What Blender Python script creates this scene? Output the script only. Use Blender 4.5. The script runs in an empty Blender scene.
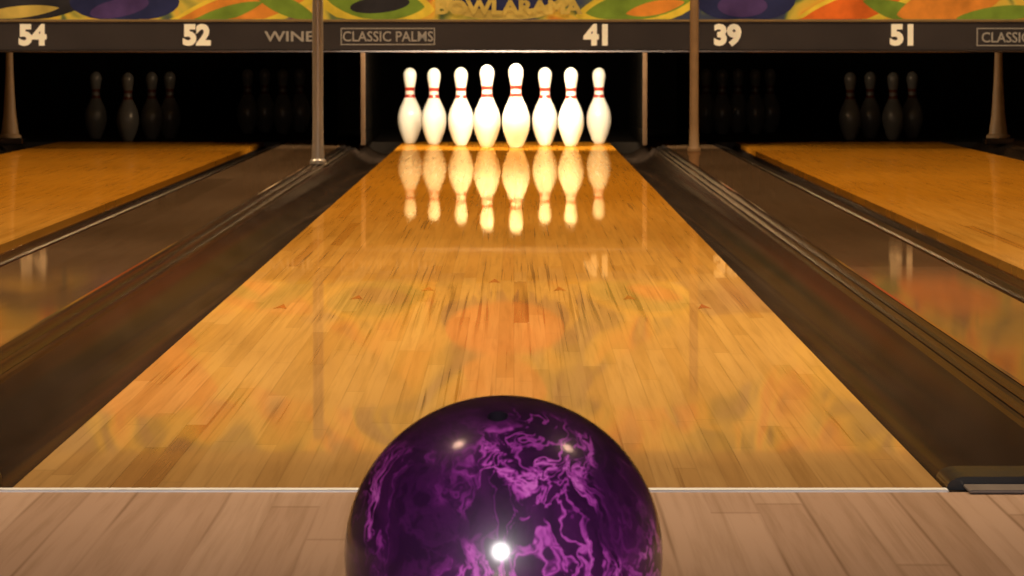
import bpy, bmesh, math, random
from mathutils import Vector
random.seed(4)
sc = bpy.context.scene
sc.view_settings.view_transform = 'Standard'
sc.view_settings.look = 'None'
F = 4808.0; H = 0.5; HY = 44.0; VX = 514.0
def WX(px, D): return (px-VX)/F*D
def WZ(py, D): return H-(py-HY)/F*D

# ---------- node helpers ----------
class NT:
    def __init__(s, name):
        s.m = bpy.data.materials.new(name); s.m.use_nodes = True
        s.t = s.m.node_tree; s.t.nodes.clear()
        s.out = s.t.nodes.new('ShaderNodeOutputMaterial')
    def n(s, typ, **kw):
        nd = s.t.nodes.new('ShaderNode'+typ)
        for k, v in kw.items(): setattr(nd, k, v)
        return nd
    def l(s, a, b): s.t.links.new(a, b)
    def setin(s, sock, v):
        if isinstance(v, bpy.types.NodeSocket): s.l(v, sock)
        elif v is not None: sock.default_value = v
    def math(s, op, a, b=None, c=None, clamp=False):
        nd = s.n('Math', operation=op); nd.use_clamp = clamp
        s.setin(nd.inputs[0], a)
        if b is not None: s.setin(nd.inputs[1], b)
        if c is not None: s.setin(nd.inputs[2], c)
        return nd.outputs[0]
    def mix(s, f, a, b, blend='MIX'):
        nd = s.n('Mix', data_type='RGBA', blend_type=blend)
        s.setin(nd.inputs[0], f); s.setin(nd.inputs[6], a); s.setin(nd.inputs[7], b)
        return nd.outputs[2]
    def ramp(s, f, stops, interp='LINEAR'):
        nd = s.n('ValToRGB'); cr = nd.color_ramp; cr.interpolation = interp
        while len(cr.elements) < len(stops): cr.elements.new(0.5)
        for e, (p, c) in zip(cr.elements, stops):
            e.position = p; e.color = (*c, 1)
        s.setin(nd.inputs[0], f); return nd.outputs[0]
    def maprange(s, v, a, b, c=0., d=1., smooth=False):
        nd = s.n('MapRange'); 
        if smooth: nd.interpolation_type = 'SMOOTHSTEP'
        s.setin(nd.inputs[0], v)
        for i, q in enumerate((a, b, c, d)): nd.inputs[i+1].default_value = q
        return nd.outputs[0]
    def noise(s, vec, scale, detail=3, rough=.5, dist=0):
        nd = s.n('TexNoise'); s.setin(nd.inputs['Vector'], vec)
        nd.inputs['Scale'].default_value = scale; nd.inputs['Detail'].default_value = detail
        nd.inputs['Roughness'].default_value = rough; nd.inputs['Distortion'].default_value = dist
        return nd
    def vmul(s, vec, xyz):
        nd = s.n('VectorMath', operation='MULTIPLY'); s.l(vec, nd.inputs[0]); nd.inputs[1].default_value = xyz
        return nd.outputs[0]
def c4(c): return (c[0], c[1], c[2], 1)

def simple(name, col, rough=.5, metal=0, spec=.5, var=.12, nscale=12, emit=0, coat=0, stretch=(1,1,1)):
    t = NT(name); b = t.n('BsdfPrincipled')
    tc = t.n('TexCoord').outputs['Object']
    nz = t.noise(t.vmul(tc, stretch), nscale, 4)
    dark = tuple(x*(1-var) for x in col); lite = tuple(min(1, x*(1+var)) for x in col)
    c = t.ramp(nz.outputs[0], [(.3, dark), (.7, lite)])
    t.l(c, b.inputs['Base Color']); b.inputs['Metallic'].default_value = metal
    t.l(t.maprange(nz.outputs[0], .3, .7, rough*.85, rough*1.15), b.inputs['Roughness'])
    b.inputs['Specular IOR Level'].default_value = spec
    b.inputs['Coat Weight'].default_value = coat
    if emit:
        t.l(c, b.inputs['Emission Color']); b.inputs['Emission Strength'].default_value = emit
    t.l(b.outputs[0], t.out.inputs[0]); return t.m

def satin(name, col, gloss, rough, gcol=(1,.8,.6), var=.25, nscale=3, stretch=(6,.5,1)):
    """diffuse + weak gloss, for dull plastics seen at grazing angles"""
    t = NT(name); tc = t.n('TexCoord').outputs['Object']
    nz = t.noise(t.vmul(tc, stretch), nscale, 4)
    c = t.ramp(nz.outputs[0], [(.3, tuple(x*(1-var) for x in col)), (.7, tuple(x*(1+var) for x in col))])
    d = t.n('BsdfDiffuse'); t.l(c, d.inputs[0]); g = t.n('BsdfGlossy'); g.inputs[0].default_value = c4(gcol); g.inputs[1].default_value = rough
    m = t.n('MixShader'); m.inputs[0].default_value = gloss
    t.l(d.outputs[0], m.inputs[1]); t.l(g.outputs[0], m.inputs[2]); t.l(m.outputs[0], t.out.inputs[0]); return t.m

def wood(name, bw, blen, near, far, splice, gloss, rough, gcol=(1,.85,.62), seam=.35, fardeep=None, streak=.5):
    t = NT(name)
    tc = t.n('TexCoord').outputs['Object']
    sp = t.n('SeparateXYZ'); t.l(tc, sp.inputs[0]); x, y = sp.outputs[0], sp.outputs[1]
    xs = t.math('DIVIDE', x, bw); bi = t.math('FLOOR', xs); fr = t.math('SUBTRACT', xs, bi)
    w1 = t.n('TexWhiteNoise', noise_dimensions='1D'); t.l(bi, w1.inputs['W']); r1 = w1.outputs[0]
    ys = t.math('ADD', t.math('DIVIDE', y, blen), t.math('MULTIPLY', r1, 7.3)); si = t.math('FLOOR', ys); fy = t.math('SUBTRACT', ys, si)
    cmb = t.n('CombineXYZ'); t.l(bi, cmb.inputs[0]); t.l(si, cmb.inputs[1])
    w2 = t.n('TexWhiteNoise', noise_dimensions='2D'); t.l(cmb.outputs[0], w2.inputs['Vector']); r2 = w2.outputs[0]
    cn = t.ramp(r2, near)
    sboost = None
    if far:
        cf = t.ramp(r2, far)
        thr = t.math('ADD', splice, t.math('MULTIPLY', r1, .9))
        f = t.maprange(t.math('SUBTRACT', y, thr), -.02, .02)
        soft = t.maprange(y, 5.4, splice+.6, 0, .7)
        f2 = t.math('MAXIMUM', t.math('MULTIPLY', f, .85), soft)
        col = t.mix(f2, cn, cf)
        if fardeep:
            col = t.mix(t.maprange(y, splice, 16, 0, .92), col, c4(fardeep))
        # worn zone in the middle of the heads
        sboost = t.math('MULTIPLY', t.maprange(y, 7.6, 9.4, 0, 1, True), t.maprange(y, 10.4, 11.6, 1, 0, True))
        ctr = t.maprange(t.math('ABSOLUTE', x), .12, .40, 1, .3, True)
        sboost = t.math('MULTIPLY', sboost, ctr)
    else: col = cn
    g = t.noise(t.vmul(tc, (70, 1.3, 1)), 1.0, 5, .6, .4)
    col = t.mix(1.0, col, t.ramp(g.outputs[0], [(.3, (.82,.80,.76)), (.55, (1,1,1)), (.75, (1.0,1.0,1.0))]), 'MULTIPLY')
    g2 = t.noise(t.vmul(tc, (1.1, .35, 1)), 1.6, 3)
    col = t.mix(1.0, col, t.ramp(g2.outputs[0], [(.3, (.84,.81,.76)), (.7, (1,1,1))]), 'MULTIPLY')
    g3 = t.noise(t.vmul(tc, (130, .5, 1)), 1.0, 2, .5)
    g4 = t.noise(t.vmul(tc, (3, .5, 1)), 2.0, 2, .5)
    g4m = t.maprange(g4.outputs[0], .46, .64)
    st = t.math('MULTIPLY', t.maprange(g3.outputs[0], .60, .69), g4m)
    if sboost is not None:
        st2 = t.math('MULTIPLY', t.maprange(g3.outputs[0], .55, .64), sboost)
        st = t.math('MAXIMUM', st, st2)
    col = t.mix(t.math('MULTIPLY', st, streak), col, (.13,.055,.012,1))
    e = t.math('MINIMUM', fr, t.math('SUBTRACT', 1.0, fr))
    sm = t.maprange(e, 0, .06, 1, 0)
    sn = t.maprange(t.noise(t.vmul(tc, (37, .9, 1)), 1.0, 2).outputs[0], .4, .62)
    ey = t.math('MINIMUM', fy, t.math('SUBTRACT', 1.0, fy)); sy = t.maprange(ey, 0, .006, .5, 0)
    sm = t.math('MAXIMUM', t.math('MULTIPLY', sm, sn), sy)
    col = t.mix(t.math('MULTIPLY', sm, seam), col, (.09,.04,.012,1))
    d = t.n('BsdfDiffuse'); t.l(col, d.inputs[0])
    gl = t.n('BsdfGlossy'); gl.inputs[0].default_value = c4(gcol)
    t.l(t.maprange(t.noise(t.vmul(tc,(3,.6,1)), 2, 3).outputs[0], .3, .7, rough*.8, rough*1.2), gl.inputs[1])
    mx = t.n('MixShader'); mx.inputs[0].default_value = gloss
    t.l(d.outputs[0], mx.inputs[1]); t.l(gl.outputs[0], mx.inputs[2]); t.l(mx.outputs[0], t.out.inputs[0])
    return t.m

near = [(0,(.47,.265,.092)), (.35,(.53,.31,.112)), (.7,(.575,.345,.13)), (.97,(.50,.28,.09)), (.98,(.40,.20,.06)), (1,(.40,.20,.06))]
far  = [(0,(.46,.215,.030)), (.4,(.52,.25,.038)), (.8,(.56,.28,.046)), (.97,(.49,.22,.034)), (.98,(.38,.16,.025)), (1,(.38,.16,.025))]
M_lane = wood('lane_maple_and_pine', .0269, 1.5, near, far, 10.0, .42, .022, gcol=(1,.82,.50), fardeep=(.50,.185,.010), streak=.65)
appr = [(0,(.40,.265,.19)), (.5,(.44,.295,.215)), (1,(.48,.33,.245))]
M_appr = wood('approach_maple', .0525, 2.6, appr, None, 0, .08, .16, seam=.5, streak=.15)
divc = [(0,(.075,.042,.020)), (.5,(.10,.056,.028)), (1,(.13,.075,.038))]
M_div = wood('divider_brown_laminate', .34, 3, divc, None, 0, .42, .04, gcol=(1,.75,.5), seam=.0, streak=.3)
M_gut = satin('gutter_dark_plastic', (.020,.013,.009), .15, .12)
M_ridge = satin('ridge_dark_rubber', (.010,.007,.0055), .24, .14, nscale=8)
M_black = satin('pit_black', (.006,.005,.005), .02, .5)
M_curt = satin('curtain_black', (.0025,.002,.002), .0, .5)
M_kick = satin('kickback_black_laminate', (.006,.005,.004), .15, .08)
M_rim = simple('cap_gloss_black', (.010,.009,.009), .2, spec=.5)
M_grey = satin('cap_grey_metal', (.13,.11,.10), .1, .3)
M_foul = satin('foul_line_aluminium', (.78,.76,.72), .15, .3, gcol=(1,1,1), var=.05)
M_joint = satin('joint_dark', (.010,.007,.006), .02, .4)
M_arrow = satin('arrow_inlay', (.36,.11,.02), .38, .03, gcol=(1,.84,.56))
M_red = simple('pin_red_stripe', (.42,.03,.015), .3, coat=.4)
M_pin = simple('pin_white_coating', (.86,.81,.70), .25, var=.03, coat=.5)
M_pind = satin('pin_shaded_coating', (.07,.058,.047), .03, .3, var=.1)  # darker copy of the pin white, dimness of the side pits put into the colour
M_redd = satin('pin_shaded_stripe', (.05,.010,.006), .02, .3)  # stripe red darkened likewise, pit shade painted in
M_post = simple('post_satin_metal', (.50,.42,.33), .35, metal=.4, stretch=(20,20,1))
M_postw = simple('post_tan_painted', (.26,.15,.07), .5, spec=.2)
M_postd = simple('post_brown_painted', (.09,.05,.025), .5, spec=.2)
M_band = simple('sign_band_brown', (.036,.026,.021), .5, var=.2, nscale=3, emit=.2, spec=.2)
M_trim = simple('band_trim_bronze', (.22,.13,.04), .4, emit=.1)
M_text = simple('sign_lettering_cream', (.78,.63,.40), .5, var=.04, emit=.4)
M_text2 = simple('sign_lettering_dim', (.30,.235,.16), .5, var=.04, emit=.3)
M_wall = simple('wall_dark_paint', (.10,.07,.05), .8, spec=.1)
M_ceil = simple('ceiling_dark_tile', (.06,.045,.035), .9, spec=.1)
M_under = simple('subfloor_dark', (.02,.015,.012), .8, spec=.1)

# ---------- mesh helpers ----------
def link(o):
    sc.collection.objects.link(o); return o
def mesh_obj(name, verts, faces, mats, midx=None, smooth=False, parent=None):
    me = bpy.data.meshes.new(name); me.from_pydata(verts, [], faces); me.update()
    for m in (mats if isinstance(mats, (list, tuple)) else [mats]): me.materials.append(m)
    if midx:
        for p, i in zip(me.polygons, midx): p.material_index = i
    if smooth:
        for p in me.polygons: p.use_smooth = True
    o = link(bpy.data.objects.new(name, me))
    if parent: o.parent = parent
    return o
def box(name, x0, x1, y0, y1, z0, z1, mat, bevel=0, parent=None, seg=3):
    v = [(x, y, z) for x in (x0, x1) for y in (y0, y1) for z in (z0, z1)]
    f = [(0,1,3,2),(4,6,7,5),(0,4,5,1),(2,3,7,6),(0,2,6,4),(1,5,7,3)]
    o = mesh_obj(name, v, f, mat, parent=parent)
    if bevel:
        b = o.modifiers.new('b', 'BEVEL'); b.width = bevel; b.segments = seg
    return o
def empty(name):
    return link(bpy.data.objects.new(name, None))
def extrude_profile(name, pts, y0, y1, mats, segm, zbot=-.115, smooth=False, parent=None):
    """pts in XZ, closed to zbot, run along Y"""
    poly = list(pts)+[(pts[-1][0], zbot), (pts[0][0], zbot)]
    n = len(poly); v = [(x, y0, z) for x, z in poly]+[(x, y1, z) for x, z in poly]
    f = []; mi = []
    for i in range(n):
        j = (i+1) % n
        f.append((i, j, n+j, n+i)); mi.append(segm[i] if i < len(segm) else 0)
    f.append(tuple(range(n))); mi.append(0); f.append(tuple(range(2*n-1, n-1, -1))); mi.append(0)
    o = mesh_obj(name, v, f, mats, mi, parent=parent)
    bm = bmesh.new(); bm.from_mesh(o.data); bmesh.ops.recalc_face_normals(bm, faces=bm.faces); bm.to_mesh(o.data); bm.free()
    if smooth:
        for p in o.data.polygons[:]: p.use_smooth = True
        o.data.set_sharp_from_angle(angle=math.radians(35))
    return o

YF = 5.40; YE = 24.6
XL, XR = -.566, .484
lanes = [(-4.10,-3.05), (-2.33,-1.28), (XL, XR), (1.13, 2.18), (2.84, 3.89)]
for a, b in lanes:
    lane = box('bowling_lane', a, b, YF, YE, -.115, 0, M_lane)
    v = []; f = []
    for k in range(-3, 4):
        cx = (a+b)/2+k*.134; cy = 10.15-abs(k)*.33; i = len(v)
        v += [(cx-.013, cy-.085, .0003), (cx, cy-.055, .0003), (cx+.013, cy-.085, .0003), (cx, cy+.085, .0003)]
        f.append((i, i+1, i+3)); f.append((i+1, i+2, i+3))
    mesh_obj('target_arrows', v, f, M_arrow, parent=lane)

# gutters with moulded ridges, and dividers
def gutter(x_lane, s, w, ridge, y0=YF+.145, y1=YE):
    pts = [(x_lane+s*.001, -.022), (x_lane+s*.010, -.022), (x_lane+s*.016, -.034)]
    seg = [1, 1, 0]
    n = 12
    for i in range(1, n+1):
        u = i/n; xx = .016+(w-.016)*u
        z = -.034-.040*math.sin(math.pi*min(1, u*1.0))**.8 + .030*u
        pts.append((x_lane+s*xx, z)); seg.append(0)
    nb = 3; bw = ridge/nb
    for k in range(nb):
        base = w+k*bw; zz = -.006+.006*k
        pts.append((x_lane+s*(base+.001), zz)); seg.append(1)
        pts.append((x_lane+s*(base+bw*.25), zz+.006)); seg.append(1)
        pts.append((x_lane+s*(base+bw*.6), zz+.006)); seg.append(1)
        pts.append((x_lane+s*(base+bw*.8), zz-.006)); seg.append(1)
    pts.append((x_lane+s*(w+ridge), .008)); seg.append(1)
    return extrude_profile('bowling_gutter', pts, y0, y1, [M_gut, M_ridge], seg, smooth=True)
def divider(a, b):
    pts = [(a, 0), (a+.006, .008), (b-.006, .008), (b, 0)]
    return extrude_profile('lane_divider', pts, YF+.001, YE, [M_div], [0]*4)
gutter(XL, -1, .195, .075); gutter(XR, 1, .185, .065)
gutter(lanes[1][1], 1, .085, .055); gutter(lanes[3][0], -1, .09, .065)
divider(-1.139, -.837); divider(.735, .974)
gutter(lanes[1][0], -1, .195, .075); gutter(lanes[0][1], 1, .085, .055); divider(-2.909, -2.601)
gutter(lanes[3][1], 1, .185, .065); gutter(lanes[4][0], -1, .09, .065); divider(2.431, 2.684)

# foul line, joint and approach
for a, b in lanes:
    box('foul_line', a-.02, b+.002, YF-.047, YF-.024, -.03, .003, M_foul, bevel=.002)
box('trim_1', -4.2, 3.95, YF-.024, YF, -.03, -.002, M_joint)
box('floor', -5, 4.8, -4.5, YF-.048, -.1, 0, M_appr)
box('floor_subfloor', -5, 4.8, YF-.05, 28.5, -.2, -.116, M_under)

# gutter end caps at the foul line
def cap(x0, x1, plate=True):
    e = empty('gutter_end_cap'); pts = []; r = .022; hgt = .013
    for i in range(9):
        a = math.pi-(math.pi/2)*i/8; pts.append((x0+r+r*math.cos(a), hgt*math.sin(a)))
    for i in range(9):
        a = math.pi/2-(math.pi/2)*i/8; pts.append((x1-r+r*math.cos(a), hgt*math.sin(a)))
    extrude_profile('rim', pts, YF+.002, YF+.14, [M_rim], [0]*20, zbot=-.02, smooth=True, parent=e)
    if plate: box('face_plate', x0+.018, x1-.002, YF-.075, YF-.001, .0006, .005, M_grey, bevel=.002, parent=e)
    return e
cap(XR+.004, .732); cap(-.834, -.592)
cap(-1.262, -1.142, False); cap(.978, 1.108, False)

# ---------- pins ----------
prof_in = [(0,.0),(0,1.0),(.12,1.05),(.75,1.41),(2.25,1.95),(3.375,2.25),(4.5,2.383),(5.875,2.28),(7.25,1.85),(8.625,1.235),(9.375,.99),(10,.90),(10.875,.935),(11.75,1.045),(12.625,1.203),(13.5,1.273),(14.2,1.12),(14.7,.75),(14.93,.36),(15,0)]
def cr(p0,p1,p2,p3,t): return .5*((2*p1)+(-p0+p2)*t+(2*p0-5*p1+4*p2-p3)*t*t+(-p0+3*p1-3*p2+p3)*t**3)
prof = prof_in[:3]
for i in range(2, len(prof_in)-1):
    p = [prof_in[max(2, i-1)], prof_in[i], prof_in[i+1], prof_in[min(len(prof_in)-1, i+2)]]
    for k in range(1, 5):
        t = k/4; prof.append((cr(*[q[0] for q in p], t), max(0, cr(*[q[1] for q in p], t))))
prof[-1] = (15, 0)
def pin_mesh(ma, mb):
    N = 32; v = []; f = []; mi = []
    for z, r in prof:
        for k in range(N):
            a = 2*math.pi*k/N; v.append((r*.0254*math.cos(a), r*.0254*math.sin(a), z*.0254))
    for i in range(len(prof)-1):
        zc = (prof[i][0]+prof[i+1][0])/2
        red = 1 if (9.0 < zc < 9.7 or 10.4 < zc < 11.0) else 0
        for k in range(N):
            j = (k+1) % N
            f.append((i*N+k, i*N+j, (i+1)*N+j, (i+1)*N+k)); mi.append(red)
    me = bpy.data.meshes.new('bowling_pin'); me.from_pydata(v, [], f)
    me.materials.append(ma); me.materials.append(mb)
    for p, i in zip(me.polygons, mi): p.material_index = i; p.use_smooth = True
    bm = bmesh.new(); bm.from_mesh(me); bmesh.ops.remove_doubles(bm, verts=bm.verts, dist=1e-5); bmesh.ops.recalc_face_normals(bm, faces=bm.faces); bm.to_mesh(me); bm.free()
    return me
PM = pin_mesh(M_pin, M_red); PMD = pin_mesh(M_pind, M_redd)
def pin(px, D, sc_=1.0, z=.0004, me=None):
    o = link(bpy.data.objects.new('bowling_pin', me or PM)); o.location = (WX(px, D), D, z)
    o.scale = (sc_*1.04, sc_*1.04, sc_); return o
for px, D, s in [(410,24.25,1.0),(434,24.0,1.0),(461,23.75,1.01),(487,23.35,1.05),(516,23.2,1.065),(545,23.75,1.01),(571,23.6,1.01),(599,24.25,1.0)]:
    pin(px, D, s)

pit_floor = box('floor_pit', -5, 4.8, YE+.001, 28.4, -.115, -.001, M_black)
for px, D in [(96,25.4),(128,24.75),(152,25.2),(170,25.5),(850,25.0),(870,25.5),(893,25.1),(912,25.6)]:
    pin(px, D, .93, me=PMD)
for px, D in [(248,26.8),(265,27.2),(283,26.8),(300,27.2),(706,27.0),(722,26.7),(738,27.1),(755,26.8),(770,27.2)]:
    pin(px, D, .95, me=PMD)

# ---------- pit / kickbacks ----------
MD = 22.6
def kick(px, D, mat_edge=M_postd, hw=.011):
    x = WX(px, D)
    e = empty('kickback_partition')
    box('panel', x-hw*.8, x+hw*.8, D+.02, 26.0, .012, .60, M_kick, parent=e)
    box('front_edge', x-hw, x+hw, D-.005, D+.02, .012, .60, mat_edge, bevel=.003, parent=e)
    return e
kick(363, 23.2); kick(645, 23.2)
kick(318, 23.6, M_kick); kick(695, 23.6, M_kick)
box('pit_curtain', -5, 4.8, 28.3, 28.38, 0, 1.3, M_curt)

# posts
def post(px, D, w, top, mat, flare=0, z0=.0):
    x = WX(px, D); e = empty('support_post')
    n = 20
    pr = [(0, w*1.5+flare), (.012, w*1.5+flare), (.02, w*1.15+flare*.8), (.12, w+flare*.45), (.28, w+flare*.12), (.40, w), (top, w), (top, 0)]
    v = []; f = []
    for z, r in pr:
        for k in range(n):
            a = 2*math.pi*k/n; v.append((x+r*math.cos(a), D+r*math.sin(a), z0+z))
    for i in range(len(pr)-1):
        for k in range(n):
            j = (k+1) % n; f.append((i*n+k, i*n+j, (i+1)*n+j, (i+1)*n+k))
    o = mesh_obj('shaft', v, f, mat, smooth=True, parent=e); o.data.set_sharp_from_angle(angle=math.radians(40))
    return e
post(318, 19.6, .022, 1.10, M_post, z0=.013)
post(694, 22.1, .020, 1.10, M_postw, z0=.009)
for px, w_ in ((10, .017), (998, .019)):
    e = post(px, 23.6, w_, .50, M_postw, .030, z0=.04)
    x = WX(px, 23.6); box('plinth', x-.07, x+.07, 23.53, 23.67, .009, .040, M_kick, bevel=.004, parent=e)

# ---------- masking unit ----------
mu = empty('masking_unit')
zb, zt, za = WZ(50, MD), WZ(22, MD), 1.42
box('sign_band', -5, 4.8, MD, MD+.05, zb, zt, M_band, bevel=.004, parent=mu)
box('band_trim_top', -5, 4.8, MD-.012, MD+.04, zt, zt+.012, M_trim, bevel=.003, parent=mu)
box('band_trim_low', -5, 4.8, MD-.012, MD+.04, zb-.012, zb, M_ridge, bevel=.003, parent=mu)
t = NT('mural_paint')
tc = t.n('TexCoord').outputs['Object']
w = t.noise(tc, 1.7, 2)
vm = t.n('VectorMath', operation='MULTIPLY_ADD'); t.l(w.outputs['Color'], vm.inputs[0]); vm.inputs[1].default_value = (.8,.0,.8); t.l(tc, vm.inputs[2])
nz = t.noise(vm.outputs[0], 2.6, 2, .5, 1.2)
colr = t.ramp(nz.outputs[0], [(0,(.02,.02,.03)),(.38,(.03,.035,.05)),(.44,(.12,.13,.02)),(.50,(.50,.33,.03)),(.56,(.62,.30,.02)),(.62,(.55,.16,.01)),(.68,(.12,.06,.04)),(.74,(.5,.36,.04))], 'LINEAR')
b = t.n('BsdfPrincipled'); t.l(colr, b.inputs['Base Color']); b.inputs['Roughness'].default_value = .5
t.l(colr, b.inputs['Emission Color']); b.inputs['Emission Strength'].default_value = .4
t.l(b.outputs[0], t.out.inputs[0]); M_art = t.m
box('mural_panel', -5, 4.8, MD+.005, MD+.045, zt+.012, za, M_art, parent=mu)
box('mural_top_rail', -5, 4.8, MD-.01, MD+.05, za, za+.05, M_trim, bevel=.004, parent=mu)
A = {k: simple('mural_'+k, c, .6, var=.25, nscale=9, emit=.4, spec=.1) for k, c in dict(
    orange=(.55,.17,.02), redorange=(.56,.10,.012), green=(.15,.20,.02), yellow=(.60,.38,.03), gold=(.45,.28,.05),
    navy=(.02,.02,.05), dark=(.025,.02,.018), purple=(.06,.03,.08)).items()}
cnt = [0]
def shape(px, py, w, h, rot, col, kind='leaf'):
    k = MD/F; cx, cz = WX(px, MD), WZ(py, MD); w *= k; h *= k; n = 28; v = []
    cnt[0] += 1; yy = MD+.004-.0006*cnt[0]/4
    for i in range(n):
        a = 2*math.pi*i/n
        if kind == 'leaf':
            x = w/2*math.cos(a); z = h/2*math.sin(a)*abs(math.sin(a))**.6
        else:
            x = w/2*math.cos(a); z = h/2*math.sin(a)
        xr = x*math.cos(rot)-z*math.sin(rot); zr = x*math.sin(rot)+z*math.cos(rot)
        z_ = max(cz+zr, zt+.013); v.append((cx+xr, yy, min(z_, za-.005)))
    mesh_obj('mural_'+col, v, [tuple(range(n))], A[col], parent=mu)
S = shape
S(35,2,110,36,.1,'dark','e'); S(20,12,80,12,.1,'gold'); S(125,2,110,40,0,'navy','e'); S(120,8,60,18,.2,'purple','e')
S(245,10,170,44,.25,'yellow'); S(245,8,150,32,.25,'orange'); S(225,14,80,14,.3,'green'); S(285,6,70,18,-.4,'green')
S(375,4,120,50,-.1,'yellow'); S(375,2,100,36,-.1,'green'); S(380,5,60,16,.1,'dark','e')
S(505,-12,150,66,0,'gold','e'); S(505,-16,130,54,0,'navy','e'); S(505,-28,120,54,0,'redorange','e'); S(505,-80,90,50,.3,'orange')
S(640,6,130,44,.15,'yellow'); S(640,5,110,30,.15,'green'); S(655,8,60,14,.2,'orange')
S(745,0,100,44,0,'navy','e'); S(742,6,50,22,0,'purple','e')
S(850,12,140,40,.3,'yellow'); S(850,10,120,28,.3,'redorange'); S(905,14,90,20,-.3,'green'); S(950,4,110,40,.2,'orange'); S(1000,14,90,16,.1,'green')
S(300,-60,240,80,.3,'gold'); S(700,-60,240,80,-.3,'gold'); S(120,-70,200,90,.2,'orange'); S(900,-70,220,90,.2,'yellow')

def text(s, px, py, hpx, mat, name='lettering', D=MD, wscale=1.0, bold=.004):
    cu = bpy.data.curves.new(name, 'FONT'); cu.body = s; cu.size = hpx*D/F/.70
    cu.align_x = 'CENTER'; cu.align_y = 'CENTER'; cu.extrude = .003; cu.offset = bold; cu.resolution_u = 3
    cu.materials.append(mat)
    o = link(bpy.data.objects.new(name, cu)); o.location = (WX(px, D), D-.004, WZ(py, D)); o.rotation_euler = (math.pi/2, 0, 0)
    o.scale = (wscale, 1, 1); o.parent = mu; return o
for s, px in [('54',33),('52',197),('41',598),('39',727),('51',903)]:
    text(s, px, 36, 19, M_text, 'lane_number', bold=.007)
text('WINE', 290, 37, 10, M_text2, wscale=1.35, bold=.001); text('CLASSIC PALMS', 388, 37, 10, M_text2, wscale=.92, bold=.0005)
text('CLASSIC PALMS', 1026, 38, 10, M_text2, wscale=.92, bold=.0005)
text('BOWLARAMA', 508, 8, 13, A['gold'], wscale=1.25, D=MD-.006)
def frame_box(x0, x1, y0, y1):
    k = 1.0
    for a, b_, c, d in [(x0,x1,y0,y0+k),(x0,x1,y1-k,y1),(x0,x0+k,y0+k,y1-k),(x1-k,x1,y0+k,y1-k)]:
        box('plate_border', WX(a,MD), WX(b_,MD), MD-.004, MD-.001, WZ(d,MD), WZ(c,MD), M_text2, parent=mu)
frame_box(341, 435, 28, 45); frame_box(976, 1075, 28, 46)

# ---------- ball ----------
R = .119; BD = 3.58; bc = Vector((WX(503.5, BD), BD, R))
def ball_mat():
    t = NT('ball_purple_pearl'); tc = t.n('TexCoord').outputs['Object']
    w = t.noise(tc, 9, 4, .6)
    vm = t.n('VectorMath', operation='MULTIPLY_ADD'); t.l(w.outputs['Color'], vm.inputs[0]); vm.inputs[1].default_value = (.13,.13,.13); t.l(tc, vm.inputs[2])
    st = t.vmul(vm.outputs[0], (1.6, 1.2, .7))
    def vein(scale, wd, det):
        n = t.noise(st, scale, det, .6, .6).outputs[0]
        return t.maprange(t.math('ABSOLUTE', t.math('SUBTRACT', n, .5)), 0, wd, 1, 0, True)
    v1 = vein(9, .038, 5); v2 = vein(19, .042, 4)
    mask = t.maprange(t.noise(vm.outputs[0], 8, 3).outputs[0], .45, .57, 0, 1, True)
    cloud = t.maprange(t.noise(st, 12, 6, .65).outputs[0], .43, .72)
    f = t.math('MULTIPLY', t.math('MAXIMUM', v1, t.math('MULTIPLY', v2, .7)), t.math('ADD', t.math('MULTIPLY', mask, .80), .14))
    f = t.math('ADD', f, t.math('MULTIPLY', cloud, .32), clamp=True)
    col = t.ramp(f, [(0,(.030,.002,.044)), (.2,(.078,.006,.098)), (.45,(.25,.022,.27)), (.75,(.62,.085,.60)), (1,(.86,.20,.80))])
    b = t.n('BsdfPrincipled'); t.l(col, b.inputs['Base Color']); b.inputs['Roughness'].default_value = .40
    b.inputs['Specular IOR Level'].default_value = .5
    b.inputs['Coat Weight'].default_value = 1; b.inputs['Coat Roughness'].default_value = .15
    t.l(b.outputs[0], t.out.inputs[0]); return t.m
bm = bmesh.new(); bmesh.ops.create_uvsphere(bm, u_segments=160, v_segments=96, radius=R)
me = bpy.data.meshes.new('bowling_ball'); bm.to_mesh(me); bm.free()
ball = link(bpy.data.objects.new('bowling_ball', me)); ball.location = bc; me.materials.append(ball_mat())
M_hole = simple('finger_hole_dark', (.02,.014,.024), .4); me.materials.append(M_hole)
tilt = math.atan2(H-R, BD)
def hole_dir(nx, ny, nz):
    up = Vector((0, math.sin(tilt), math.cos(tilt))); tow = Vector((0, -math.cos(tilt), math.sin(tilt)))
    return (Vector((nx,0,0))+up*ny+tow*nz).normalized()
cm = bmesh.new()
for d, r in [(hole_dir(-.035,.855,.52), .0078), (hole_dir(-.14,.98,-.12), .0125), (hole_dir(.12,.98,-.12), .0125)]:
    ret = bmesh.ops.create_cone(cm, cap_ends=True, segments=40, radius1=r, radius2=r, depth=.08)
    q = Vector((0,0,1)).rotation_difference(d)
    for v in ret['verts']: v.co = q @ v.co + d*R
cme = bpy.data.meshes.new('cut'); cm.to_mesh(cme); cm.free()
cme.materials.append(M_hole)
cut = link(bpy.data.objects.new('cut', cme)); cut.location = bc
md = ball.modifiers.new('holes', 'BOOLEAN'); md.object = cut; md.operation = 'DIFFERENCE'; md.solver = 'EXACT'
try: md.material_mode = 'TRANSFER'
except Exception: pass
bpy.context.view_layer.update()
dg = bpy.context.evaluated_depsgraph_get()
nm = bpy.data.meshes.new_from_object(ball.evaluated_get(dg)); ball.modifiers.clear(); ball.data = nm
bpy.data.objects.remove(cut)
for p in nm.polygons: p.use_smooth = True
nm.set_sharp_from_angle(angle=math.radians(30))

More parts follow.
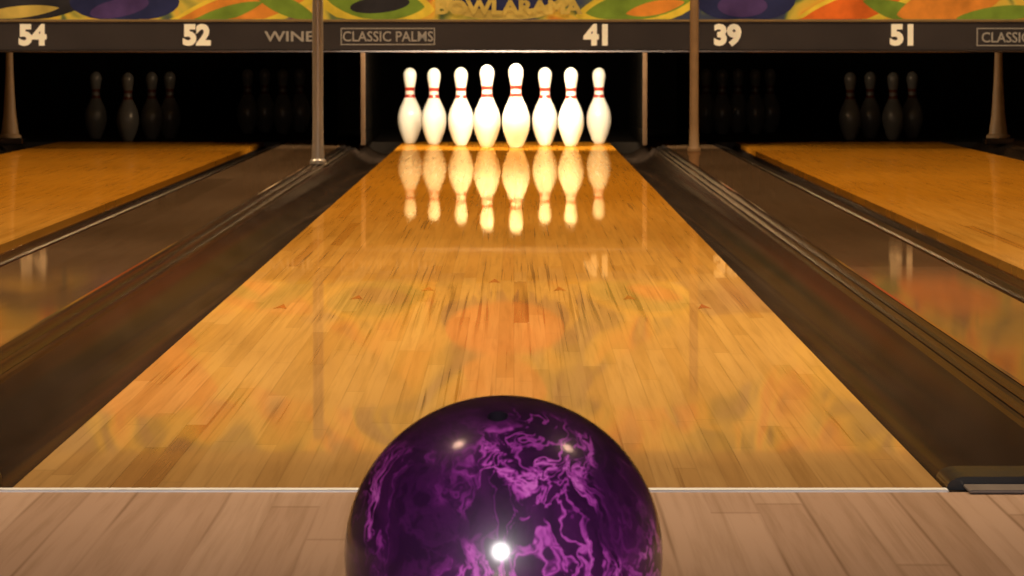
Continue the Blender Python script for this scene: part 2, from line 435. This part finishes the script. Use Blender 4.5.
# ---------- room ----------
box('wall_left', -5.1, -5, -4.5, 28.5, -.2, 3.2, M_wall); box('wall_right', 4.8, 4.9, -4.5, 28.5, -.2, 3.2, M_wall)
box('wall_rear', -5.1, 4.9, -4.6, -4.5, -.2, 3.2, M_wall); box('wall_end', -5.1, 4.9, 28.5, 28.6, -.2, 3.2, M_wall)
box('wall_above_pins', -5, 4.8, MD+.06, MD+.12, za+.06, 3.2, M_wall)
box('ceiling', -5.1, 4.9, -4.6, 28.6, 3.2, 3.3, M_ceil)

# ---------- lights ----------
def area(name, loc, target, sx, sy, e, col):
    l = bpy.data.lights.new(name, 'AREA'); l.shape = 'RECTANGLE'; l.size = sx; l.size_y = sy; l.energy = e; l.color = col
    o = link(bpy.data.objects.new(name, l)); o.location = loc
    o.rotation_euler = (Vector(target)-Vector(loc)).to_track_quat('-Z', 'Y').to_euler(); return o
def spot(name, loc, e, col, ang=112, rad=.07, blend=.5):
    l = bpy.data.lights.new(name, 'SPOT'); l.energy = e; l.color = col; l.spot_size = math.radians(ang); l.spot_blend = blend; l.shadow_soft_size = rad
    o = link(bpy.data.objects.new(name, l)); o.location = loc; return o
warm = (1, .77, .50)
area('pin_deck_light', (-.03, 22.85, .80), (-.03, 23.9, .16), 1.1, .08, 60, (1, .84, .60))
for x in (-1.85, 1.65): area('pin_deck_light', (x, 22.85, .80), (x, 25.2, .16), 1.0, .08, .14, (1,.72,.45))
for y, e_ in ((8.0, 380), (12, 300), (16, 290), (20, 210)):
    for x in (-2.4, 0, 2.4): spot('ceiling_spot', (x, y, 3.1), e_, warm, ang=113 if y == 8.0 else 116, blend=.15 if y == 8.0 else .5)
area('mural_light', (0, 21.6, 1.9), (0, 22.6, .8), 8, .1, 22, (1,.8,.5))
tt = NT('downlight_lens'); em = tt.n('Emission'); em.inputs[0].default_value = (1,.40,.2,1); em.inputs[1].default_value = 9; tt.l(em.outputs[0], tt.out.inputs[0])
for x, y in [(-1.25, 4.1), (1.85, 4.5)]:
    e = empty('ceiling_downlight')
    bm = bmesh.new(); bmesh.ops.create_cone(bm, cap_ends=True, segments=24, radius1=.09, radius2=.09, depth=.02)
    m2 = bpy.data.meshes.new('lens'); bm.to_mesh(m2); bm.free(); m2.materials.append(tt.m)
    o = link(bpy.data.objects.new('lens', m2)); o.location = (x, y, 3.185); o.parent = e
    spot('ceiling_spot', (x, y, 3.12), 22, (1,.60,.42), ang=150, rad=.14)
l = bpy.data.lights.new('camera_flash', 'POINT'); l.energy = 400; l.color = (1, .93, .92); l.shadow_soft_size = .44
o = link(bpy.data.objects.new('camera_flash', l)); o.location = (-.14, -.6, .70)

w = bpy.data.worlds.new('world'); sc.world = w; w.use_nodes = True
w.node_tree.nodes['Background'].inputs[0].default_value = (.9,.7,.5,1); w.node_tree.nodes['Background'].inputs[1].default_value = .05

# ---------- camera ----------
cd = bpy.data.cameras.new('camera'); cam = link(bpy.data.objects.new('camera', cd))
cd.sensor_width = 36; cd.lens = F/1024*36; cd.clip_start = .05; cd.clip_end = 100
cam.location = (0, 0, H); cam.rotation_euler = (math.pi/2-math.atan(244/F), 0, (VX-512)/F)
cd.dof.use_dof = True; cd.dof.focus_distance = 6.5; cd.dof.aperture_fstop = 50
sc.camera = cam
